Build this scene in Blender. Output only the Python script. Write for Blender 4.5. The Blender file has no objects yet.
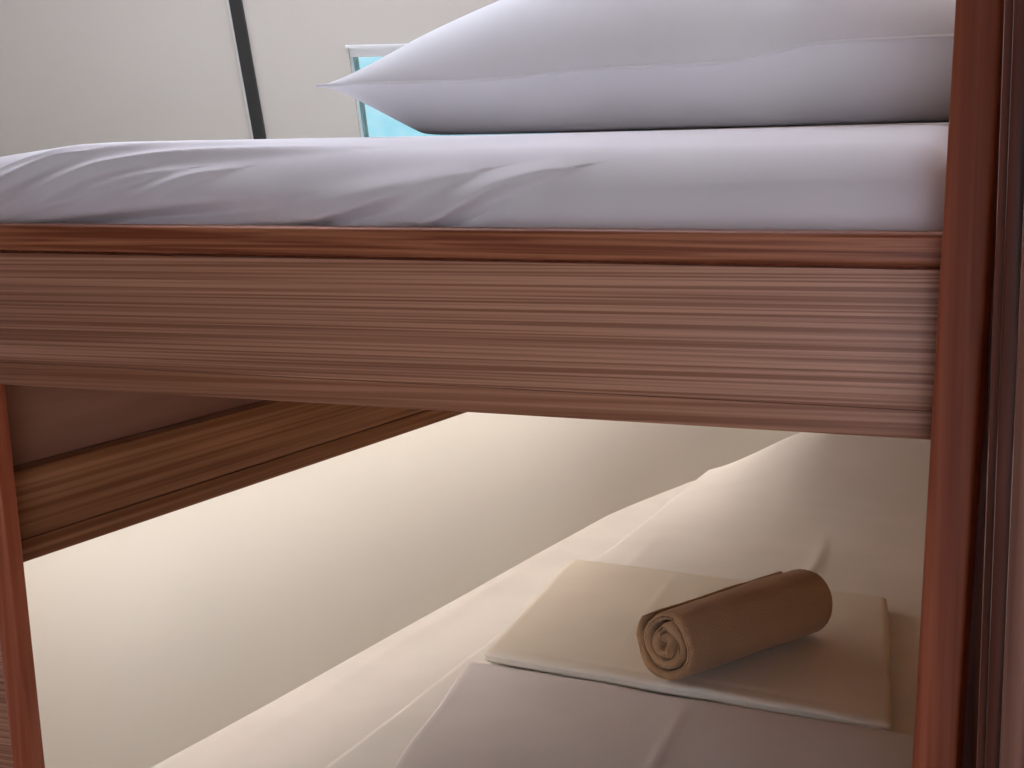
import bpy, bmesh, math, random
import numpy as np
from mathutils import Vector, Matrix, noise as mnoise

random.seed(4)
np.random.seed(4)
scene = bpy.context.scene
col = scene.collection

# ------------------------------------------------------------------ camera
EYE = 1.5
cd = bpy.data.cameras.new('camera')
cd.sensor_fit = 'HORIZONTAL'; cd.sensor_width = 36.0
cd.lens = 1500.0 / 1024.0 * 36.0
cd.clip_start = 0.02
cam = bpy.data.objects.new('camera', cd)
col.objects.link(cam)
R = ((0.9250431742, 0.0477344386, -0.3768508314),
     (0.3795156322, -0.1584923115, 0.9115086791),
     (-0.0162176042, -0.9862056634, -0.1647281966))
cam.matrix_world = Matrix(((R[0][0], -R[0][1], -R[0][2], 0.0),
                           (R[1][0], -R[1][1], -R[1][2], 0.0),
                           (R[2][0], -R[2][1], -R[2][2], EYE),
                           (0, 0, 0, 1)))
scene.camera = cam

# ------------------------------------------------------------------ sky / exposure
world = bpy.data.worlds.new('overcast_sky'); scene.world = world
world.use_nodes = True
bg = world.node_tree.nodes['Background']
bg.inputs[0].default_value = (0.91, 0.96, 1.12, 1)
bg.inputs[1].default_value = 4.05
vs = scene.view_settings
vs.view_transform = 'Standard'; vs.look = 'None'; vs.gamma = 1.0
vs.use_curve_mapping = False; vs.exposure = 0.0
LED_STRENGTH = 21.5
WALL_N = -0.25                                   # wall behind the side rail
FWX0, FWX1, FWZ0, FWZ1 = 0.05, 1.1, 0.3, 2.1     # window behind the viewer
RL = (-1.9, -0.3, 1.5, 2.9)                      # roof light


# ------------------------------------------------------------------ materials
def new_mat(name):
    m = bpy.data.materials.new(name); m.use_nodes = True
    nt = m.node_tree
    return m, nt, nt.nodes['Principled BSDF']

def ramp(nt, stops):
    r = nt.nodes.new('ShaderNodeValToRGB')
    els = r.color_ramp.elements
    while len(els) < len(stops): els.new(0.5)
    for e, (p, c) in zip(els, stops):
        e.position = p; e.color = (*c, 1)
    return r

def coords(nt, scale, rot=(0, 0, 0), loc=(0, 0, 0)):
    tc = nt.nodes.new('ShaderNodeTexCoord')
    mp = nt.nodes.new('ShaderNodeMapping')
    mp.inputs['Scale'].default_value = scale
    mp.inputs['Rotation'].default_value = rot
    mp.inputs['Location'].default_value = loc
    nt.links.new(tc.outputs['Object'], mp.inputs['Vector'])
    return mp

def noise_node(nt, mp, scale, detail=3.0, rough=0.5, dist=0.0):
    n = nt.nodes.new('ShaderNodeTexNoise')
    n.inputs['Scale'].default_value = scale
    n.inputs['Detail'].default_value = detail
    n.inputs['Roughness'].default_value = rough
    n.inputs['Distortion'].default_value = dist
    nt.links.new(mp.outputs[0], n.inputs['Vector'])
    return n

def mixc(nt, fac, a, b, mode='MIX'):
    m = nt.nodes.new('ShaderNodeMix'); m.data_type = 'RGBA'; m.blend_type = mode
    for val, idx in ((fac, 0), (a, 6), (b, 7)):
        if hasattr(val, 'is_linked'): nt.links.new(val, m.inputs[idx])
        else: m.inputs[idx].default_value = val if idx == 0 else (*val, 1)
    return m.outputs[2]

def add_bump(nt, bsdf, height, strength, dist):
    b = nt.nodes.new('ShaderNodeBump')
    b.inputs['Strength'].default_value = strength
    b.inputs['Distance'].default_value = dist
    nt.links.new(height, b.inputs['Height'])
    nt.links.new(b.outputs[0], bsdf.inputs['Normal'])

def wood(name, light, dark, axis='x', freq=210.0, along=2.2, rough=0.5, spec=0.4,
         bump=0.35, contrast=(0.36, 0.64), broad=0.5, seed=0.0, distort=0.0, detail=2.0, tilt=None):
    """brushed soft wood: hard and soft grain lines running along one axis"""
    m, nt, b = new_mat(name)
    if axis == 'x': sc = (along, freq * 0.8, freq); bs = (along * 0.35, 16, 22)
    elif axis == 'y': sc = (freq * 0.8, along, freq); bs = (16, along * 0.35, 22)
    else: sc = (freq, freq * 0.8, along); bs = (22, 16, along * 0.35)
    mp = coords(nt, sc, loc=(seed, seed * 1.7, seed * 0.6))
    if tilt:
        # grain runs slightly out of parallel with the board
        pre = coords(nt, (1, 1, 1), rot=tilt)
        nt.links.new(pre.outputs[0], mp.inputs['Vector'])
    mp2 = coords(nt, bs, loc=(seed * 2.1, seed, seed))
    fine = noise_node(nt, mp, 1.0, detail, 0.5, distort)
    wide = noise_node(nt, mp2, 1.0, 3.0, 0.55, 0.6)
    mid = tuple((l + d) / 2 for l, d in zip(light, dark))
    r = ramp(nt, [(contrast[0], dark), (0.5, mid), (contrast[1], light)])
    nt.links.new(fine.outputs[0], r.inputs[0])
    r2 = ramp(nt, [(0.35, (1 - broad, 1 - broad * 1.12, 1 - broad * 1.2)), (0.62, (1.0, 1.0, 1.0))])
    nt.links.new(wide.outputs[0], r2.inputs[0])
    c = mixc(nt, 1.0, r.outputs[0], r2.outputs[0], 'MULTIPLY')
    nt.links.new(c, b.inputs['Base Color'])
    b.inputs['Roughness'].default_value = rough
    b.inputs['Specular IOR Level'].default_value = spec
    add_bump(nt, b, fine.outputs[0], bump, 0.0012)
    return m

def cloth(name, colr, bump=0.12, weave=900.0, rough=0.9, var=0.04, sheen=0.0, depth=0.001):
    m, nt, b = new_mat(name)
    mp = coords(nt, (1, 1, 1))
    n1 = noise_node(nt, mp, 6.0, 3.0)
    r = ramp(nt, [(0.3, tuple(x * (1 - var) for x in colr)), (0.7, tuple(min(1, x * (1 + var)) for x in colr))])
    nt.links.new(n1.outputs[0], r.inputs[0])
    nt.links.new(r.outputs[0], b.inputs['Base Color'])
    b.inputs['Roughness'].default_value = rough
    b.inputs['Specular IOR Level'].default_value = 0.2
    if sheen:
        b.inputs['Sheen Weight'].default_value = sheen
        b.inputs['Sheen Roughness'].default_value = 0.5
    n2 = noise_node(nt, mp, weave, 2.0)
    add_bump(nt, b, n2.outputs[0], bump, depth)
    return m

def paint(name, colr, rough=0.7, bump=0.06, var=0.03):
    m, nt, b = new_mat(name)
    mp = coords(nt, (1, 1, 1))
    n1 = noise_node(nt, mp, 2.5, 4.0)
    r = ramp(nt, [(0.3, tuple(x * (1 - var) for x in colr)), (0.7, colr)])
    nt.links.new(n1.outputs[0], r.inputs[0])
    nt.links.new(r.outputs[0], b.inputs['Base Color'])
    b.inputs['Roughness'].default_value = rough
    n2 = noise_node(nt, mp, 220.0, 3.0)
    add_bump(nt, b, n2.outputs[0], bump, 0.001)
    return m

M_RAIL = wood('brushed_larch', (0.64, 0.335, 0.21), (0.36, 0.15, 0.08), 'x', 430, 1.5, 0.45, 0.5, 0.55, contrast=(0.38, 0.62), broad=0.12, detail=1.0, tilt=(0, 0.012, 0))
M_STRIP = wood('larch_cap', (0.60, 0.235, 0.115), (0.30, 0.085, 0.036), 'x', 170, 3.0, 0.42, 0.4, 0.35, contrast=(0.40, 0.60), broad=0.3, seed=3, distort=0.8)
M_LOWSTRIP = wood('larch_lower_band', (0.58, 0.285, 0.165), (0.36, 0.145, 0.072), 'x', 260, 1.8, 0.45, 0.4, 0.45, broad=0.2, seed=7, distort=0.3, tilt=(0, 0.02, 0))
M_POST = wood('dark_post_wood', (0.57, 0.165, 0.080), (0.42, 0.103, 0.044), 'z', 110, 2.5, 0.45, 0.3, 0.15, broad=0.25, seed=11, distort=0.6)
M_SIDE = wood('side_rail_wood', (0.45, 0.205, 0.095), (0.24, 0.09, 0.034), 'y', 150, 0.9, 0.55, 0.3, 0.35, broad=0.25, seed=5, detail=1.5, tilt=(0, 0, 0.1036))
M_PANEL = wood('veneer_panel', (0.36, 0.175, 0.115), (0.32, 0.15, 0.095), 'y', 40, 2.0, 0.6, 0.3, 0.05, broad=0.1, seed=2)
M_DARKPANEL = wood('dark_wall_cladding', (0.20, 0.085, 0.045), (0.13, 0.05, 0.024), 'z', 60, 2.0, 0.6, 0.3, 0.1, broad=0.3, seed=29)
M_WARMWALL = wood('warm_wall_cladding', (0.70, 0.42, 0.24), (0.55, 0.31, 0.16), 'z', 60, 2.0, 0.6, 0.3, 0.1, broad=0.2, seed=31)
M_JAMB = wood('dark_jamb_wood', (0.30, 0.095, 0.058), (0.12, 0.030, 0.017), 'z', 130, 2.0, 0.35, 0.5, 0.3, broad=0.4, seed=13, distort=0.5)
M_CASING = wood('casing_wood', (0.34, 0.165, 0.115), (0.19, 0.08, 0.052), 'z', 160, 2.0, 0.3, 0.5, 0.5, broad=0.25, seed=17)
M_PLY = wood('plywood', (0.68, 0.44, 0.26), (0.55, 0.33, 0.18), 'y', 40, 2.0, 0.7, 0.2, 0.1, broad=0.2, seed=19)
M_FLOOR = wood('floor_boards', (0.34, 0.19, 0.10), (0.20, 0.10, 0.05), 'y', 60, 1.5, 0.45, 0.4, 0.2, broad=0.3, seed=23)
M_SHEET = cloth('white_cotton_sheet', (0.80, 0.77, 0.79))
M_SHEETL = cloth('white_cotton_cover', (0.87, 0.85, 0.83))
M_PILLOW = cloth('white_pillowcase', (0.83, 0.82, 0.835))
M_LINEN = cloth('cream_folded_linen', (0.86, 0.80, 0.71))
M_TOWEL = cloth('beige_terry', (0.45, 0.27, 0.145), bump=0.9, weave=360.0, rough=1.0, var=0.14, sheen=0.15, depth=0.002)
M_WALL = paint('cream_wall_paint', (0.87, 0.85, 0.81))
M_ROOF = paint('pale_grey_wall_paint', (0.645, 0.605, 0.545))
M_WHITE = paint('white_window_frame', (0.82, 0.83, 0.84), 0.4)
M_BLACK = paint('black_metal', (0.018, 0.017, 0.016), 0.45, 0.02)
M_ALU = paint('white_plastic_profile', (0.75, 0.74, 0.72), 0.4, 0.02)

M_GLASS, nt_, b_ = new_mat('tinted_window_glass')
nt_.nodes.remove(b_)
tr = nt_.nodes.new('ShaderNodeBsdfTransparent')
gl = nt_.nodes.new('ShaderNodeBsdfGlossy'); gl.inputs['Roughness'].default_value = 0.05
mp_ = coords(nt_, (1, 1, 1)); nn_ = noise_node(nt_, mp_, 9.0, 3.0)
rr_ = ramp(nt_, [(0.35, (0.30, 0.44, 0.45)), (0.65, (0.38, 0.475, 0.47))])
nt_.links.new(nn_.outputs[0], rr_.inputs[0]); nt_.links.new(rr_.outputs[0], tr.inputs[0])
mx = nt_.nodes.new('ShaderNodeMixShader'); mx.inputs[0].default_value = 0.05
nt_.links.new(tr.outputs[0], mx.inputs[1]); nt_.links.new(gl.outputs[0], mx.inputs[2])
nt_.links.new(mx.outputs[0], nt_.nodes['Material Output'].inputs[0])

M_LED, nt_, b_ = new_mat('warm_led')
b_.inputs['Base Color'].default_value = (0.9, 0.85, 0.7, 1)
b_.inputs['Emission Color'].default_value = (1.0, 0.93, 0.83, 1)
b_.inputs['Emission Strength'].default_value = LED_STRENGTH


# ------------------------------------------------------------------ helpers
def link_mesh(name, me, mat, parent=None, smooth=False):
    o = bpy.data.objects.new(name, me)
    col.objects.link(o)
    me.materials.append(mat)
    if smooth:
        for p in me.polygons: p.use_smooth = True
    if parent is not None:
        o.parent = parent
        o.matrix_parent_inverse = parent.matrix_world.inverted()
    return o

def tag(o, label, cat=None, kind=None, group=None):
    if label: o['label'] = label
    if cat: o['category'] = cat
    if kind: o['kind'] = kind
    if group: o['group'] = group
    return o

def empty(name, loc):
    o = bpy.data.objects.new(name, None); col.objects.link(o)
    o.location = loc; o.matrix_world = Matrix.Translation(loc)
    o.empty_display_size = 0.1
    return o

def hexa(bm, c8):
    """box from 8 corners: bottom loop 4 then top loop 4"""
    v = [bm.verts.new(c) for c in c8]
    for f in ((3, 2, 1, 0), (4, 5, 6, 7), (0, 1, 5, 4), (1, 2, 6, 5), (2, 3, 7, 6), (3, 0, 4, 7)):
        bm.faces.new([v[i] for i in f])
    return v

def finish(name, bm, mat, parent=None, bevel=0.0, seg=2, smooth=None):
    bmesh.ops.recalc_face_normals(bm, faces=bm.faces)
    if bevel:
        bmesh.ops.bevel(bm, geom=list(bm.edges), offset=bevel, segments=seg, profile=0.6, affect='EDGES')
    # origin at the centre of the piece's base
    xs = [v.co for v in bm.verts]
    lo = Vector((min(v.x for v in xs), min(v.y for v in xs), min(v.z for v in xs)))
    hi = Vector((max(v.x for v in xs), max(v.y for v in xs), max(v.z for v in xs)))
    org = Vector(((lo.x + hi.x) / 2, (lo.y + hi.y) / 2, lo.z))
    bmesh.ops.translate(bm, verts=bm.verts, vec=-org)
    me = bpy.data.meshes.new(name); bm.to_mesh(me); bm.free()
    o = link_mesh(name, me, mat, None, bool(bevel) if smooth is None else smooth)
    if smooth is None and bevel:
        me.set_sharp_from_angle(angle=math.radians(50))
    o.location = org
    o.matrix_world = Matrix.Translation(org)
    if parent is not None:
        o.parent = parent
        o.matrix_parent_inverse = parent.matrix_world.inverted()
    return o

def box(name, x0, x1, y0, y1, z0, z1, mat, parent=None, bevel=0.0, seg=2):
    bm = bmesh.new()
    hexa(bm, [(x0, y0, z0), (x1, y0, z0), (x1, y1, z0), (x0, y1, z0),
              (x0, y0, z1), (x1, y0, z1), (x1, y1, z1), (x0, y1, z1)])
    return finish(name, bm, mat, parent, bevel, seg)

# frame of the long wall side: origin S0, direction SD (into depth), normal SN (towards the bed)
SD = Vector((0.1034, 0.99464, 0)).normalized()
SN = Vector((SD.y, -SD.x, 0))
S0 = Vector((-1.1581, 1.3235, 0))
def side(t, n, z):
    return S0 + SD * t + SN * n + Vector((0, 0, z))
def side_box(name, t0, t1, n0, n1, z0, z1, mat, parent=None, bevel=0.0, seg=2):
    bm = bmesh.new()
    hexa(bm, [side(t0, n0, z0), side(t1, n0, z0), side(t1, n1, z0), side(t0, n1, z0),
              side(t0, n0, z1), side(t1, n0, z1), side(t1, n1, z1), side(t0, n1, z1)])
    return finish(name, bm, mat, parent, bevel, seg)

# frame of the steep attic slope behind the bed
PV = Vector((-0.106, 0.405, -0.908)).normalized()          # down the slope
PU = Vector((-PV.y, PV.x, 0)).normalized()
if PU.x < 0: PU = -PU
PN = PU.cross(PV)                                           # towards the camera or away
if PN.y > 0: PN = -PN
P0 = Vector((-1.2, 3.5, 1.45))
def slope(u, v, n):
    return P0 + PU * u + PV * v + PN * n
def slope_box(bm, u0, u1, v0, v1, n0, n1):
    hexa(bm, [slope(u0, v0, n0), slope(u1, v0, n0), slope(u1, v1, n0), slope(u0, v1, n0),
              slope(u0, v0, n1), slope(u1, v0, n1), slope(u1, v1, n1), slope(u0, v1, n1)])

# ------------------------------------------------------------------ the setting
o = box('floor', -3.4, 1.6, -1.4, 6.1, -0.05, 0.0, M_FLOOR); tag(o, 'brown wooden floor under the bunk bed', kind='structure')
o = side_box('wall_left', -0.1, 4.7, -1.9, WALL_N, 0.0, 1.36, M_WALL); tag(o, 'cream painted wall along the lower bunk lit by a warm strip', kind='structure')
o = box('wall_side', -1.36, -1.20, -1.3, 1.185, 0.0, 2.55, M_DARKPANEL); tag(o, 'wood clad wall beside the foot of the bunk bed', kind='structure')
o = box('wall_right', -0.045, 0.03, 1.035, 6.1, 0.0, 2.55, M_WARMWALL); tag(o, 'wood clad wall on the right side of the bunk bed', kind='structure')
o = box('wall_door', 0.031, 1.5, 0.99, 1.06, 0.0, 2.55, M_ROOF); tag(o, 'pale wall to the right of the door frame', kind='structure')
o = box('wall_corridor', 1.5, 1.6, -1.4, 1.06, 0.0, 2.55, M_ROOF); tag(o, 'pale wall of the entrance on the right', kind='structure')
# wall behind the viewer, with a window opening
bm = bmesh.new()
for (x0, x1, z0, z1) in ((-1.36, FWX0, 0, 2.55), (FWX1, 1.6, 0, 2.55), (FWX0, FWX1, 0, FWZ0), (FWX0, FWX1, FWZ1, 2.55)):
    hexa(bm, [(x0, -1.4, z0), (x1, -1.4, z0), (x1, -1.3, z0), (x0, -1.3, z0), (x0, -1.4, z1), (x1, -1.4, z1), (x1, -1.3, z1), (x0, -1.3, z1)])
o = finish('wall_front', bm, M_ROOF); tag(o, 'pale wall with a window behind the viewer', kind='structure')
# ceiling with a roof light over the upper bunk
bm = bmesh.new()
CX0, CX1, CY0, CY1 = RL
for (x0, x1, y0, y1) in ((-3.4, CX0, -1.4, 3.6), (CX1, 1.6, -1.4, 3.6), (CX0, CX1, -1.4, CY0), (CX0, CX1, CY1, 3.6)):
    hexa(bm, [(x0, y0, 2.5), (x1, y0, 2.5), (x1, y1, 2.5), (x0, y1, 2.5), (x0, y0, 2.6), (x1, y0, 2.6), (x1, y1, 2.6), (x0, y1, 2.6)])
o = finish('ceiling', bm, M_ROOF); tag(o, 'pale ceiling with a roof light above the upper bunk', kind='structure')
o = box('daylight_slab', -1.3, -0.045, 3.56, 6.1, 1.361, 1.40, M_WALL); tag(o, 'unseen ledge slab added to shut out daylight behind the sloping wall', kind='structure')  # unseen slab added to close a daylight leak onto the lower wall
o = box('wall_far_left', -3.4, -3.3, 1.1, 4.8, 0.0, 2.55, M_ROOF); tag(o, 'pale wall at the far left of the attic', kind='structure')
bm = bmesh.new()
hexa(bm, [(-3.3, 1.1, 1.36), (-1.36, 1.1, 1.36), (-1.36, 1.19, 1.36), (-3.3, 1.19, 1.36), (-3.3, 1.1, 2.5), (-1.36, 1.1, 2.5), (-1.36, 1.19, 2.5), (-3.3, 1.19, 2.5)])
o = finish('wall_near_left', bm, M_ROOF); tag(o, 'pale partition above the ledge on the left', kind='structure')

# slope with an opening for the small window
WU0, WU1, WV0, WV1 = -0.596, -0.08, -0.285, 0.02
bm = bmesh.new()
U0, U1, V0, V1 = -2.3, 1.35, -1.25, 0.12
slope_box(bm, U0, WU0, V0, V1, -0.09, 0.0)
slope_box(bm, WU1, U1, V0, V1, -0.09, 0.0)
slope_box(bm, WU0, WU1, V0, WV0, -0.09, 0.0)
slope_box(bm, WU0, WU1, WV1, V1, -0.09, 0.0)
o = finish('wall_back', bm, M_ROOF); tag(o, 'pale grey sloping wall behind the upper bunk', kind='structure')
o = box('wall_back_lower', -1.3, -0.045, 6.0, 6.1, 0.0, 1.36, M_WALL); tag(o, 'cream wall at the far end of the lower bunk', kind='structure')

# black strip joining two wall panels
t1 = empty('trim_1', slope(-0.849, 0.05, 0)); tag(t1, 'slim black upright strip on the pale sloping wall', kind='structure')
bm = bmesh.new(); slope_box(bm, -0.864, -0.833, V0, 0.06, 0.0, 0.010); finish('black_strip', bm, M_BLACK, t1, 0.002)
bm = bmesh.new(); slope_box(bm, -0.870, -0.8645, V0, 0.06, 0.0, 0.007); finish('edge_bead', bm, M_ALU, t1, 0.001)

# small window
w = empty('window_1', slope((WU0 + WU1) / 2, WV1, 0)); tag(w, 'small white framed window glowing pale blue behind the pillow', kind='structure')
bm = bmesh.new()
c = 0.022
for a in ((WU0 - 0.004, WU1 + c, WV0 - 0.006, WV0), (WU0, WU1 + c, WV1, WV1 + c), (WU1, WU1 + c, WV0, WV1)):
    slope_box(bm, *a, 0.0005, 0.008)
finish('casing', bm, M_WHITE, w)
bm = bmesh.new()
s = 0.03
for a in ((WU0, WU1, WV0, WV0 + s), (WU0, WU1, WV1 - s, WV1),
          (WU0, WU0 + 0.002, WV0 + s, WV1 - s), (WU1 - s, WU1, WV0 + s, WV1 - s)):
    slope_box(bm, *a, -0.05, -0.012)
fr = finish('window_frame', bm, M_WHITE, w)
bm = bmesh.new(); slope_box(bm, WU0 + 0.002, WU1 - s, WV0 + s, WV1 - s, -0.036, -0.032)
finish('pane', bm, M_GLASS, fr)

# door frame at the right edge
d = empty('door_1', (-0.05, 1.0, 0)); tag(d, 'dark brown wooden door frame at the right edge', kind='structure')
box('jamb', -0.0795, -0.050, 1.0, 1.03, 0.0, 2.1, M_JAMB, d, 0.003)
box('door_stop', -0.073, -0.052, 0.985, 1.0, 0.0, 2.1, M_JAMB, d, 0.003)
bm = bmesh.new()
hexa(bm, [(-0.0655, 0.955, 0), (0.03, 0.955, 0), (0.03, 0.985, 0), (-0.0655, 0.985, 0),
          (-0.0585, 0.955, 2.1), (0.03, 0.955, 2.1), (0.03, 0.985, 2.1), (-0.0585, 0.985, 2.1)])
finish('casing', bm, M_CASING, d, 0.003)

# ------------------------------------------------------------------ bunk bed
bed = empty('bunk_bed', (-0.6, 1.24, 0))
tag(bed, 'reddish brown wooden bunk bed with a grained end rail between two posts', 'bunk bed')
FY = 1.2133
r1 = box('end_rail', -1.135, -0.10, FY, FY + 0.028, 1.2765, 1.3890, M_RAIL, bed, 0.0008)
r1['label'] = 'wide end rail with fine pale grain lines'
r2 = box('cap_strip', -1.135, -0.10, FY - 0.003, FY + 0.0287, 1.3915, 1.4178, M_STRIP, bed, 0.005, 3)
r2['label'] = 'rounded reddish strip along the top of the end rail'
r3 = box('lower_strip', -1.135, -0.10, FY - 0.0005, FY + 0.028, 1.2528, 1.2763, M_LOWSTRIP, bed, 0.0014)
box('rail_core', -1.13, -0.105, FY + 0.012, FY + 0.026, 1.26, 1.41, M_POST, bed)

def post(name, xb, xt, zb, zt, wd, y0, y1, mat, bevel=0.004):
    """post whose left edge runs from xb at zb to xt at zt, extended to the floor and upwards"""
    k = (xt - xb) / (zt - zb)
    def L(z): return xb + k * (z - zb)
    return L, k
def lean_box(name, xf, width, y0, y1, z0, z1, mat, parent, bevel):
    bm = bmesh.new()
    a, b = xf(z0), xf(z1)
    hexa(bm, [(a, y0, z0), (a + width, y0, z0), (a + width, y1, z0), (a, y1, z0),
              (b, y0, z1), (b + width, y0, z1), (b + width, y1, z1), (b, y1, z1)])
    return finish(name, bm, mat, parent, bevel, 3)
# right post: left edge x=-0.125 at z=1.59, x=-0.140 at z=1.00 (front face y=1.15)
lean_box('post', lambda z: -0.140 + (z - 1.0) * 0.0254, 0.0335, 1.15, 1.212, 0.0, 1.95, M_POST, bed, 0.0035)
# left post, its right edge x=-1.079 at z=1.245, x=-1.062 at z=0.83
lean_box('post', lambda z: -1.0985 - (z - 0.83) * 0.041 - 0.025, 0.025, 1.2425, 1.268, 0.0, 1.345, M_POST, bed, 0.0035)
box('end_board', -1.30, -1.128, 1.2500, 1.272, 0.02, 1.24, M_RAIL, bed, 0.002)
# long side against the wall
side_box('side_rail', -0.05, 4.6, -0.032, 0.0, 1.0500, 1.1300, M_SIDE, bed, 0.003)
side_box('side_rail_lip', -0.05, 4.6, -0.014, -0.002, 1.0218, 1.0480, M_SIDE, bed, 0.003)
side_box('light_stop', -0.05, 4.6, WALL_N + 0.002, -0.034, 1.115, 1.130, M_SIDE, bed)  # unseen board added to keep the strip light from leaking upward
side_box('bounce_ledge', -0.05, 4.6, WALL_N + 0.001, -0.03, 0.43, 0.47, M_WALL, bed)  # hidden cream ledge added to bounce strip light onto the lower wall
sp = side_box('side_panel', -0.05, 4.6, -0.034, -0.016, 1.1330, 1.398, M_PANEL, bed, 0.001)
sp['label'] = 'plain dark veneer panel above the side rail'
# bases, far end and the other long side
box('gap_board', -0.118, -0.048, 1.242, 1.256, 0.0, 1.95, M_JAMB, bed)  # dark board added so the gap behind the right post reads as shade
for (y1, z0, z1, inset) in ((3.24, 1.33, 1.348, 0.02), (3.32, 0.50, 0.528, 0.03)):
    bm = bmesh.new()
    y0 = 1.2695
    xa = -1.158 + (y0 - 1.3235) * SD.x / SD.y + inset; xb = -1.158 + (y1 - 1.3235) * SD.x / SD.y + inset
    hexa(bm, [(xa, y0, z0), (-0.12, y0, z0), (-0.12, y1, z0), (xb, y1, z0), (xa, y0, z1), (-0.12, y0, z1), (-0.12, y1, z1), (xb, y1, z1)])
    finish('mattress_base', bm, M_PLY, bed)
box('lower_end_rail', -1.06, -0.142, 1.2425, 1.27, 0.36, 0.56, M_RAIL, bed, 0.003)
box('long_rail', -0.115, -0.088, 1.258, 3.62, 1.2528, 1.41, M_RAIL, bed, 0.003)
box('long_rail', -0.115, -0.088, 1.258, 3.62, 0.36, 0.56, M_RAIL, bed, 0.003)
box('post', -0.14, -0.09, 3.645, 3.70, 0.0, 1.36, M_POST, bed, 0.004)
box('post', -0.70, -0.65, 3.645, 3.70, 0.0, 1.36, M_POST, bed, 0.004)
box('far_end_rail', -0.65, -0.14, 3.65, 3.68, 1.20, 1.35, M_RAIL, bed, 0.003)

# light strip hidden under the side rail
led = empty('light_strip', side(1.0, -0.038, 1.02)); tag(led, 'warm light strip hidden under the side rail above the lower mattress', 'light strip')
side_box('profile', 0.0, 4.56, -0.032, -0.0145, 1.0300, 1.0360, M_ALU, led)
side_box('diffuser', 0.01, 4.55, -0.030, -0.0165, 1.0178, 1.0300, M_LED, led)


# ------------------------------------------------------------------ soft things
def poly_dist(P, Q, pts):
    """distance from points (P,Q) to a polyline and the position along it 0..1"""
    best = np.full(P.shape, 1e9); tt = np.zeros(P.shape); sg = np.zeros(P.shape)
    n = len(pts) - 1
    for i in range(n):
        ax, ay = pts[i]; bx, by = pts[i + 1]
        dx, dy = bx - ax, by - ay; L2 = dx * dx + dy * dy
        t = np.clip(((P - ax) * dx + (Q - ay) * dy) / L2, 0, 1)
        ex, ey = P - (ax + t * dx), Q - (ay + t * dy)
        dd = np.hypot(ex, ey)
        m = dd < best
        best = np.where(m, dd, best); tt = np.where(m, (i + t) / n, tt)
        sg = np.where(m, np.sign(dx * ey - dy * ex), sg)
    return best, tt, sg

def crease(P, Q, pts, amp, wid, lop=0.0):
    """soft ridge along a polyline, fading at its ends; lop makes one flank wider"""
    d, t, s = poly_dist(P, Q, pts)
    w_ = wid * (1 + lop * (s > 0))
    return amp * (0.45 * np.exp(-(d / w_) ** 2) + 0.55 * np.exp(-1.6 * d / w_)) * np.clip(np.sin(np.pi * np.clip(t, 0.02, 0.98)) ** 0.6, 0, 1)

def fbm(P, scale, amp, seed=0.0):
    out = np.empty(len(P))
    for i, p in enumerate(P):
        out[i] = mnoise.noise(Vector((p[0] * scale[0] + seed, p[1] * scale[1], p[2] * scale[2])))
    return out * amp

def grid_box(xs, ys, zs):
    """surface points of a box gridded by coordinate lists"""
    idx = {}; V = []; F = []
    def vid(i, j, k):
        key = (i, j, k)
        if key not in idx:
            idx[key] = len(V); V.append((xs[i], ys[j], zs[k]))
        return idx[key]
    nx, ny, nz = len(xs) - 1, len(ys) - 1, len(zs) - 1
    for i in range(nx):
        for j in range(ny):
            F.append((vid(i, j, nz), vid(i + 1, j, nz), vid(i + 1, j + 1, nz), vid(i, j + 1, nz)))
            F.append((vid(i, j, 0), vid(i, j + 1, 0), vid(i + 1, j + 1, 0), vid(i + 1, j, 0)))
    for i in range(nx):
        for k in range(nz):
            F.append((vid(i, 0, k), vid(i + 1, 0, k), vid(i + 1, 0, k + 1), vid(i, 0, k + 1)))
            F.append((vid(i, ny, k), vid(i, ny, k + 1), vid(i + 1, ny, k + 1), vid(i + 1, ny, k)))
    for j in range(ny):
        for k in range(nz):
            F.append((vid(0, j, k), vid(0, j, k + 1), vid(0, j + 1, k + 1), vid(0, j + 1, k)))
            F.append((vid(nx, j, k), vid(nx, j + 1, k), vid(nx, j + 1, k + 1), vid(nx, j, k + 1)))
    return np.array(V, float), F

def spread(a, b, n, near=0.0):
    t = np.linspace(0, 1, n)
    if near: t = t ** (1 + near)
    return a + (b - a) * t

def rounded(V, lo, hi, r):
    """push a gridded box to an (elliptic) rounded box; returns points and normals"""
    lo, hi, r = map(np.array, (lo, hi, r))
    core = np.clip(V, lo + r, hi - r)
    q = (V - core) / r
    # cube -> sphere style remap so the grid stays even over the rounding
    m = np.max(np.abs(q), axis=1, keepdims=True)
    L = np.linalg.norm(q, axis=1, keepdims=True)
    q2 = np.where(L > 1e-9, q * (m / np.maximum(L, 1e-9)), q)
    out = core + q2 * r
    n = q2 / r
    n /= np.maximum(np.linalg.norm(n, axis=1, keepdims=True), 1e-9)
    return out, n

def to_mesh(name, V, F, mat, parent=None, base=None):
    V = np.asarray(V)
    if base is None: base = ((V[:, 0].min() + V[:, 0].max()) / 2, (V[:, 1].min() + V[:, 1].max()) / 2, V[:, 2].min())
    me = bpy.data.meshes.new(name)
    me.from_pydata((V - np.array(base)).tolist(), [], F); me.update()
    o = link_mesh(name, me, mat, None, True)
    o.location = base; o.matrix_world = Matrix.Translation(base)
    if parent is not None:
        o.parent = parent; o.matrix_parent_inverse = parent.matrix_world.inverted()
    return o

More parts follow.
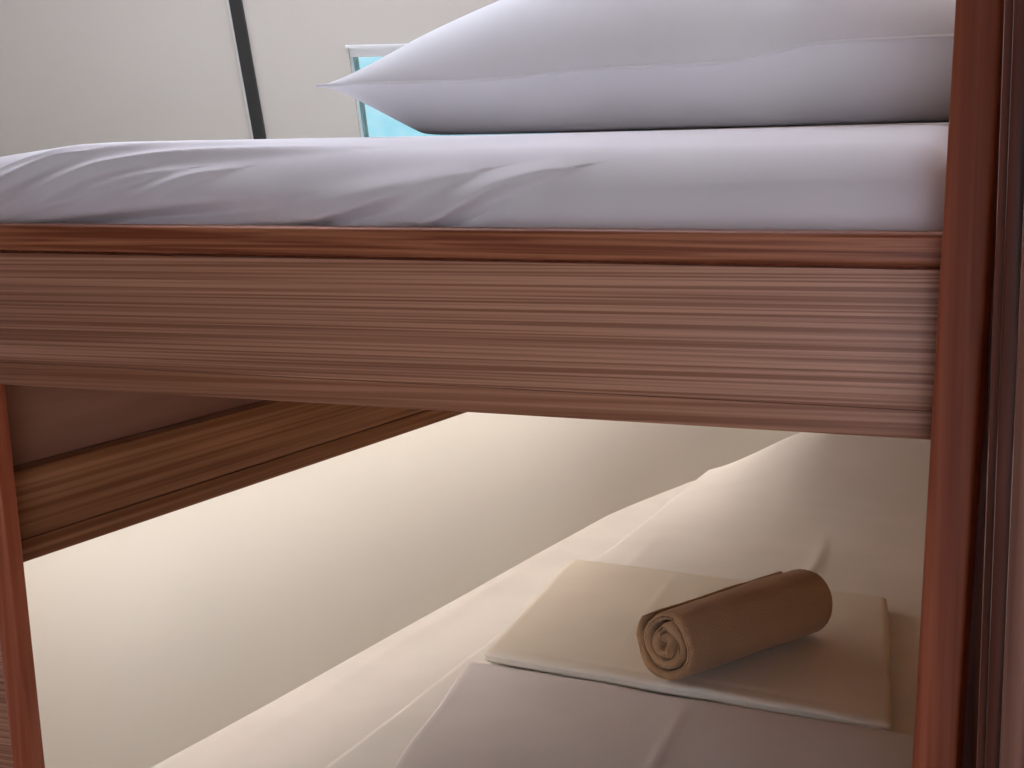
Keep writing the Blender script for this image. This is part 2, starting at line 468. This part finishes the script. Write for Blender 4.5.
# ---- upper mattress
lo, hi, rr = (-1.175, 1.243, 1.3495), (-0.125, 3.22, 1.478), (0.05, 0.050, 0.040)
V, F = grid_box(spread(lo[0], hi[0], 380), spread(lo[1], hi[1], 120, 1.6), np.linspace(lo[2], hi[2], 50))
V, N = rounded(V, lo, hi, rr)
ux = np.clip((V[:, 0] - lo[0]) / (hi[0] - lo[0]), 0, 1); uy = np.clip((V[:, 1] - lo[1]) / (hi[1] - lo[1]), 0, 1)
hz = np.clip((V[:, 2] - 1.405) / 0.07, 0, 1)
sk = np.clip((hi[0] - V[:, 0]) / (hi[0] - lo[0]), 0, 1)
crown = 0.025 * (1 - (1 - np.clip(ux / 0.11, 0, 1)) ** 2) * (1 - (1 - np.clip(uy / 0.13, 0, 1)) ** 2) * (1 - (1 - np.clip((1 - uy) / 0.13, 0, 1)) ** 2)
V[:, 2] += crown * hz
# distance measured over the rounded edge: s grows up the front and on over the top
S = V[:, 2] + np.clip(V[:, 1] - lo[1], 0, 0.5) * 0.55
X = V[:, 0]
wr = np.zeros(len(V))
for pts, a, wd, lp in (
        ([(-1.10, 1.425), (-1.03, 1.447), (-0.965, 1.474), (-0.89, 1.492), (-0.70, 1.515)], 0.0075, 0.0075, 1.6),
        ([(-1.10, 1.455), (-1.02, 1.480), (-0.93, 1.505), (-0.80, 1.54)], 0.0055, 0.007, 1.2),
        ([(-1.10, 1.475), (-1.03, 1.500), (-0.93, 1.535), (-0.83, 1.56)], 0.0040, 0.007, 0.8),
        ([(-1.11, 1.412), (-0.98, 1.426), (-0.86, 1.437), (-0.74, 1.446)], 0.0040, 0.008, 0.8),
        ([(-0.93, 1.435), (-0.875, 1.455), (-0.82, 1.473)], 0.0030, 0.0045, 0.8),
        ([(-0.905, 1.440), (-0.85, 1.463), (-0.80, 1.480)], 0.0020, 0.004, 0.5),
        ([(-0.80, 1.412), (-0.71, 1.424), (-0.62, 1.446), (-0.55, 1.470)], 0.0065, 0.006, 1.2),
        ([(-0.62, 1.412), (-0.575, 1.428), (-0.53, 1.450), (-0.46, 1.475)], 0.0080, 0.005, 1.4),
        ([(-0.72, 1.436), (-0.66, 1.446), (-0.60, 1.458)], 0.0018, 0.005, 0.5),
        ([(-1.13, 1.440), (-1.06, 1.462), (-0.99, 1.492)], 0.0040, 0.0050, 0.6),
        ([(-1.08, 1.422), (-0.99, 1.440), (-0.92, 1.462), (-0.86, 1.476)], 0.0045, 0.0050, 0.8),
        ([(-0.40, 1.452), (-0.25, 1.458), (-0.13, 1.460)], 0.0015, 0.010, 1.0)):
    wr += crease(X, S, pts, a * 1.8, wd * 0.85, 2.0 + lp)
for pts, a, wd in (([(-1.11, 1.402), (-1.0, 1.414), (-0.88, 1.424), (-0.74, 1.434)], -0.013, 0.010),
                   ([(-0.78, 1.405), (-0.70, 1.416), (-0.62, 1.432)], -0.007, 0.006),
                   ([(-0.60, 1.405), (-0.555, 1.422), (-0.51, 1.440)], -0.007, 0.005)):
    wr += crease(X, S, pts, a, wd)
soft = fbm(V, (7, 5, 14), 0.0022, 3.1)
front = np.clip((1.62 - V[:, 1]) / 0.3, 0, 1)
V += N * ((wr * front) + soft * np.clip(hz + 0.2, 0, 1) * (V[:, 2] < 1.496))[:, None]
V[:, 1] = np.maximum(V[:, 1], np.where(V[:, 2] < 1.419, 1.2425, 1.225))
cap = 1.4985 + 0.006 * np.clip((V[:, 0] + 0.75) / 0.6, 0, 1)
V[:, 2] = np.where(V[:, 2] > cap - 0.004, cap - 0.004 * np.exp(-(V[:, 2] - cap + 0.004) / 0.004), V[:, 2])
V[:, 0] += sk * np.clip(V[:, 1] - 1.27, 0, 9) * (SD.x / SD.y)
# stays inside the panel, the long rail and the base
V[:, 0] = np.clip(V[:, 0], -1.158 + (V[:, 1] - 1.3235) * (SD.x / SD.y) - 0.013, -0.1195)
V[:, 2] = np.maximum(V[:, 2], 1.3485)
V[:, 1] = np.where(V[:, 2] < 1.42, np.maximum(V[:, 1], 1.2428), V[:, 1])
o = to_mesh('mattress', V, F, M_SHEET)
tag(o, 'upper bunk mattress in a creased white fitted sheet', 'mattress', group='bunk mattresses')

# ---- pillows
def pillow(name, a, b, top, bot, cx, cy, cz, rot, mat, floor_z, seam_lift=0.0, n=90, m=64, folds=(), sharp=0.60, parent=None):
    """case with pointed corners, a seam all round, and a flattened underside"""
    s = np.sin(np.linspace(-1, 1, n) * math.pi / 2); t = np.sin(np.linspace(-1, 1, m) * math.pi / 2)
    Sg, Tg = np.meshgrid(s, t, indexing='ij')
    pin_x = 1 - 0.055 * (1 - Tg ** 2) ** 1.0
    pin_y = 1 - 0.085 * (1 - Sg ** 2) ** 0.8
    Xl = a * Sg * pin_x; Yl = b * Tg * pin_y
    prof = (np.clip(1 - np.abs(Sg) ** 2.2, 0, 1) ** 0.74) * (np.clip(1 - np.abs(Tg) ** 2.6, 0, 1) ** sharp)
    pb = (np.clip(1 - np.abs(Sg) ** 3.0, 0, 1) ** 0.72) * (np.clip(1 - np.abs(Tg) ** 3.0, 0, 1) ** 0.75)
    seam = seam_lift * Sg
    for fn in folds: seam = seam + fn(Xl, Yl)
    Zt = seam + top * prof
    Zb = seam - bot * pb
    cr, sr = math.cos(rot), math.sin(rot)
    def world_pts(Z):
        return np.stack([cx + cr * Xl - sr * Yl, cy + sr * Xl + cr * Yl, cz + Z], -1)
    T = world_pts(Zt); B = world_pts(Zb)
    tv = T.reshape(-1, 3); 
    wob = fbm(tv, (9, 9, 6), 0.008, 1.7) * prof.reshape(-1) + fbm(tv, (3.5, 3.5, 3), 0.014, 8.2) * prof.reshape(-1)
    tv[:, 2] += wob
    bv = B.reshape(-1, 3); 
    low = floor_z
    if callable(low): low = low(bv[:, 0])
    bv[:, 2] = np.where(bv[:, 2] < low + 0.005, low + 0.005 * np.exp((bv[:, 2] - low - 0.005) / 0.005), bv[:, 2])
    Vv = np.concatenate([tv, bv]); Fv = []
    off = n * m
    for i in range(n - 1):
        for j in range(m - 1):
            q = i * m + j
            Fv.append((q, q + m, q + m + 1, q + 1))
            Fv.append((off + q, off + q + 1, off + q + m + 1, off + q + m))
    bm = bmesh.new()
    vs_ = [bm.verts.new(v) for v in Vv]
    for f in Fv: bm.faces.new([vs_[i] for i in f])
    bmesh.ops.remove_doubles(bm, verts=bm.verts, dist=0.0004)
    bmesh.ops.recalc_face_normals(bm, faces=bm.faces)
    base = Vector((cx, cy, float(np.min(low))))
    bmesh.ops.translate(bm, verts=bm.verts, vec=-base)
    me = bpy.data.meshes.new(name); bm.to_mesh(me); bm.free()
    o = link_mesh(name, me, mat, None, True)
    o.location = base; o.matrix_world = Matrix.Translation(base)
    # piping along the seam
    ring = []
    for i in range(n): ring.append(T[i, 0])
    for j in range(1, m): ring.append(T[n - 1, j])
    for i in range(n - 2, -1, -1): ring.append(T[i, m - 1])
    for j in range(m - 2, 0, -1): ring.append(T[0, j])
    return o, np.array(ring)

def tube(name, pts, rad, mat, parent, closed=True, k=6):
    bm = bmesh.new(); rings = []
    n = len(pts)
    for i in range(n):
        p = Vector(pts[i]); q = Vector(pts[(i + 1) % n]) if (closed or i < n - 1) else Vector(pts[i])
        r_ = Vector(pts[i - 1]) if (closed or i > 0) else Vector(pts[i])
        tg = (q - r_).normalized(); sd = tg.cross(Vector((0, 0, 1)))
        if sd.length < 1e-6: sd = Vector((1, 0, 0))
        sd.normalize(); u2 = sd.cross(tg)
        rings.append([bm.verts.new(p + (sd * math.cos(2 * math.pi * a / k) + u2 * math.sin(2 * math.pi * a / k)) * rad) for a in range(k)])
    rng = range(n) if closed else range(n - 1)
    for i in rng:
        A, B = rings[i], rings[(i + 1) % n]
        for a in range(k): bm.faces.new((A[a], A[(a + 1) % k], B[(a + 1) % k], B[a]))
    return finish(name, bm, mat, parent, 0, smooth=True)

def fold1(Xl, Yl):
    # the seam lifts and ruckles towards the right end of the near edge
    nearness = np.clip((-Yl - 0.02) / 0.2, 0, 1)
    def stp(x0, w_): return 1 / (1 + np.exp(-(Xl - x0) / w_))
    return nearness * (0.008 * stp(-0.13, 0.025) + 0.016 * stp(0.11, 0.016))
pl, ring = pillow('pillow', 0.385, 0.25, 0.143, 0.120, -0.439, 1.705, 1.5565, 0.0, M_PILLOW,
                  lambda x: 1.4992 + 0.006 * np.clip((x + 0.75) / 0.6, 0, 1), 0.002, folds=(fold1,))
tag(pl, 'plump white pillow with a pointed corner on the upper mattress', 'pillow')
tube('seam', ring, 0.0022, M_PILLOW, pl)

# ---- lower mattress
lo, hi, rr = (-1.172, 1.293, 0.529), (-0.14, 3.31, 0.712), (0.05, 0.06, 0.045)
V, F = grid_box(spread(lo[0], hi[0], 120), spread(lo[1], hi[1], 200), np.linspace(lo[2], hi[2], 14))
V, N = rounded(V, lo, hi, rr)
# follow the wall's slight skew on that side
sk = np.clip((hi[0] - V[:, 0]) / (hi[0] - lo[0]), 0, 1)
V[:, 0] += sk * (V[:, 1] - 1.3235) * (SD.x / SD.y)
V[:, 0] += sk * 0.06 * np.clip((V[:, 1] - 2.88) / 0.5, 0, 1) ** 1.3
topm = np.clip((V[:, 2] - 0.66) / 0.05, 0, 1)
V[:, 2] += topm * fbm(V, (4, 2.2, 1), 0.005, 5.0)
wr = crease(V[:, 0], V[:, 1], [(-1.05, 1.4), (-1.03, 2.0), (-0.99, 2.6), (-0.95, 2.9)], 0.005, 0.02, 0.5)
wr += crease(V[:, 0], V[:, 1], [(-1.10, 1.6), (-1.04, 2.2), (-0.98, 2.45)], 0.003, 0.015)
V[:, 2] += wr * topm
o = to_mesh('mattress', V, F, M_SHEETL)
tag(o, 'lower bunk mattress in a white sheet beside the glowing wall', 'mattress', group='bunk mattresses')

# ---- folded linens
def folded(name, corners, z0, th, mat, layers=2, n=80, m=60, seed=0.0, creases=(), relief=1.0, swell=None):
    """a cloth folded flat: soft stacked layers with rounded fold edges, over a 4-corner plan (FL, FR, BR, BL)"""
    xs = np.linspace(0, 1, n); ys = np.linspace(0, 1, m); zs = np.linspace(0, 1, 9)
    V, F = grid_box(xs, ys, zs)
    c = np.array(corners, float)
    wdt = np.linalg.norm(c[1] - c[0]); dep = np.linalg.norm(c[3] - c[0])
    r_ = th * 0.5
    Vr, N = rounded(V * np.array([wdt, dep, th]), (0, 0, 0), (wdt, dep, th), (r_, r_, th * 0.499))
    # step between the folded layers shows as a groove round the edge
    if layers > 1:
        zz = Vr[:, 2] / th
        g = np.zeros(len(V))
        for k in range(1, layers): g += np.exp(-((zz - k / layers) / 0.07) ** 2)
        side_ = 1 - np.abs(N[:, 2])
        Vr -= N * (g * side_ * th * 0.16)[:, None]
    u = Vr[:, 0] / wdt; v = Vr[:, 1] / dep
    P = ((1 - u) * (1 - v))[:, None] * c[0] + (u * (1 - v))[:, None] * c[1] + (u * v)[:, None] * c[2] + ((1 - u) * v)[:, None] * c[3]
    out = np.column_stack([P, z0 + Vr[:, 2]])
    up = np.clip(Vr[:, 2] / th - 0.4, 0, 1) / 0.6
    out[:, 2] += up * relief * (fbm(out, (6, 6, 1), 0.0035, seed) + fbm(out, (17, 15, 1), 0.0012, seed + 5))
    ed = fbm(out, (11, 11, 1), 0.005, seed + 9)
    out[:, 0] += N[:, 0] * ed; out[:, 1] += N[:, 1] * ed
    for pts, a, wd in creases:
        out[:, 2] += up * crease(out[:, 0], out[:, 1], pts, a, wd)
    if swell: out[:, 2] += swell(out[:, 0], out[:, 1])
    return to_mesh(name, out, F, mat)

ZL = 0.7165
def smooth(t):
    t = np.clip(t, 0, 1); return t * t * (3 - 2 * t)
def hump(x, y):
    # a pillow under the cover lifts it at the far end
    return 0.130 * smooth((x + 0.92) / 0.35) * smooth((y - 2.70) / 0.55)
o = folded('bed_cover', [(-0.905, 1.31), (-0.15, 1.31), (-0.15, 3.30), (-0.875, 3.30)], ZL, 0.006, M_SHEETL, 1, 90, 190, 2.0, relief=0.35, swell=hump,
           creases=(([(-0.51, 2.45), (-0.495, 2.6), (-0.515, 2.8)], 0.006, 0.010), ([(-0.8, 2.3), (-0.82, 2.7)], 0.004, 0.02),
                    ([(-0.70, 2.90), (-0.40, 2.88), (-0.10, 2.86)], 0.004, 0.012), ([(-0.70, 2.95), (-0.40, 2.93), (-0.10, 2.91)], 0.003, 0.010)))
tag(o, 'thin white cover spread over the lower mattress beneath the folded linen', 'bed cover')
o = folded('folded_sheet', [(-0.775, 1.36), (-0.17, 1.33), (-0.205, 1.862), (-0.872, 1.925)], ZL + 0.0105, 0.010, M_SHEET, 2, 90, 80, 4.0,
           creases=(([(-0.50, 1.36), (-0.508, 1.67), (-0.524, 1.90)], 0.005, 0.006), ([(-0.80, 1.40), (-0.85, 1.90)], 0.002, 0.01)))
tag(o, 'folded white sheet with a centre crease at the near end of the lower bunk', 'sheet', group='folded bed linen')
o = folded('folded_sheet', [(-0.858, 1.945), (-0.255, 1.872), (-0.338, 2.411), (-0.905, 2.457)], ZL + 0.0105, 0.017, M_LINEN, 2, 90, 80, 7.0, relief=0.4,
           creases=(([(-0.70, 2.43), (-0.69, 2.3), (-0.67, 2.0)], 0.002, 0.008), ([(-0.84, 1.975), (-0.55, 1.94), (-0.27, 1.91)], -0.002, 0.006)))
tag(o, 'folded cream sheet lying flat beneath the rolled towel', 'sheet', group='folded bed linen')

# ---- rolled towel
def towel_roll(name, base, ang, length, R0, mat):
    thick = 0.0150; turns = R0 / thick - 0.35
    N_ = int(turns * 30)
    path = []
    for i in range(N_ + 1):
        th = 2 * math.pi * turns * i / N_
        r = 0.004 + thick * th / (2 * math.pi)
        path.append((r, th))
    end = path[-1][1]; start_rot = 0.6 - end    # loose end lies on the upper back of the roll
    def xy(r, th):
        # slightly squashed roll
        x = r * math.cos(th + start_rot); y = r * math.sin(th + start_rot)
        return x * 1.04, y * 0.965
    half = thick * 0.44
    K = 8
    # cross-section of the towel layer along the length: rounded edges at both ends
    ls = []
    ne = 7
    for i in range(ne): a = math.pi / 2 * i / (ne - 1); ls.append((-length / 2 + half * (1 - math.sin(a)), math.cos(a)))
    prof_out = []
    nl = 28
    lens = [-length / 2 + half * (1 - math.cos(math.pi / 2 * i / 5)) for i in range(6)]
    lens += list(np.linspace(-length / 2 + half * 1.6, length / 2 - half * 1.6, nl))
    lens += [length / 2 - half * (1 - math.cos(math.pi / 2 * (5 - i) / 5)) for i in range(6)]
    def hw(l):
        d_ = min(l + length / 2, length / 2 - l)
        if d_ >= half: return half
        return half * math.sqrt(max(0.0, 1 - (1 - d_ / half) ** 2))
    bm = bmesh.new(); rows = []
    for i, (r, th) in enumerate(path):
        row_o, row_i = [], []
        # every turn sits a little in or out of the roll's ends
        jit = 0.005 * math.sin(th * 0.9 + 1.0) + 0.003 * math.sin(th * 2.7) - 0.004 * (1 - r / R0)
        for l in lens:
            h = hw(l)
            e = 1.0 if 2 < i < N_ - 2 else 0.45
            fz = 0.0011 * mnoise.noise(Vector((th * r * 60, l * 55, r * 10))) + 0.0022 * mnoise.noise(Vector((th * 1.2, l * 9, 4))) + 0.0035 * mnoise.noise(Vector((math.cos(th) * 1.3, math.sin(th) * 1.3, 7))) * (1 - 0.5 * r / R0)
            # the far end swells slightly
            bul = 1 + 0.05 * (l / length + 0.5) + 0.02 * math.cos(l / length * math.pi)
            ax_shift = jit if l < 0 else -jit * 0.3
            lx = l + ax_shift * (abs(l) / (length / 2)) ** 2
            xo, yo = xy((r + h * e + fz) * bul, th); xi, yi = xy(max(0.0005, (r - h * e)) * bul, th)
            row_o.append(bm.verts.new((lx, xo, yo))); row_i.append(bm.verts.new((lx, xi, yi)))
        rows.append((row_o, row_i))
    n = len(lens)
    for i in range(N_):
        (ao, ai), (bo, bi) = rows[i], rows[i + 1]
        for j in range(n - 1):
            bm.faces.new((ao[j], bo[j], bo[j + 1], ao[j + 1]))
            bm.faces.new((ai[j], ai[j + 1], bi[j + 1], bi[j]))
        bm.faces.new((ao[0], ai[0], bi[0], bo[0])); bm.faces.new((ao[-1], bo[-1], bi[-1], ai[-1]))
    for (ao, ai) in (rows[0], rows[-1]):
        for j in range(n - 1): bm.faces.new((ao[j], ao[j + 1], ai[j + 1], ai[j]))
    bmesh.ops.remove_doubles(bm, verts=bm.verts, dist=0.00005)
    bmesh.ops.recalc_face_normals(bm, faces=bm.faces)
    mz = min(v.co.z for v in bm.verts)
    for v in bm.verts: v.co.z -= mz
    me = bpy.data.meshes.new(name); bm.to_mesh(me); bm.free()
    o = link_mesh(name, me, mat, None, True)
    o.location = base; o.rotation_euler = (0, 0, ang)
    return o
A = Vector((-0.568, 1.912)); B = Vector((-0.428, 2.185))
tw = towel_roll('rolled_towel', ((A.x + B.x) / 2, (A.y + B.y) / 2, ZL + 0.0105 + 0.0195), math.atan2(B.y - A.y, B.x - A.x), (B - A).length, 0.053, M_TOWEL)
tag(tw, 'rolled beige terry towel resting on the folded cream sheet', 'towel')
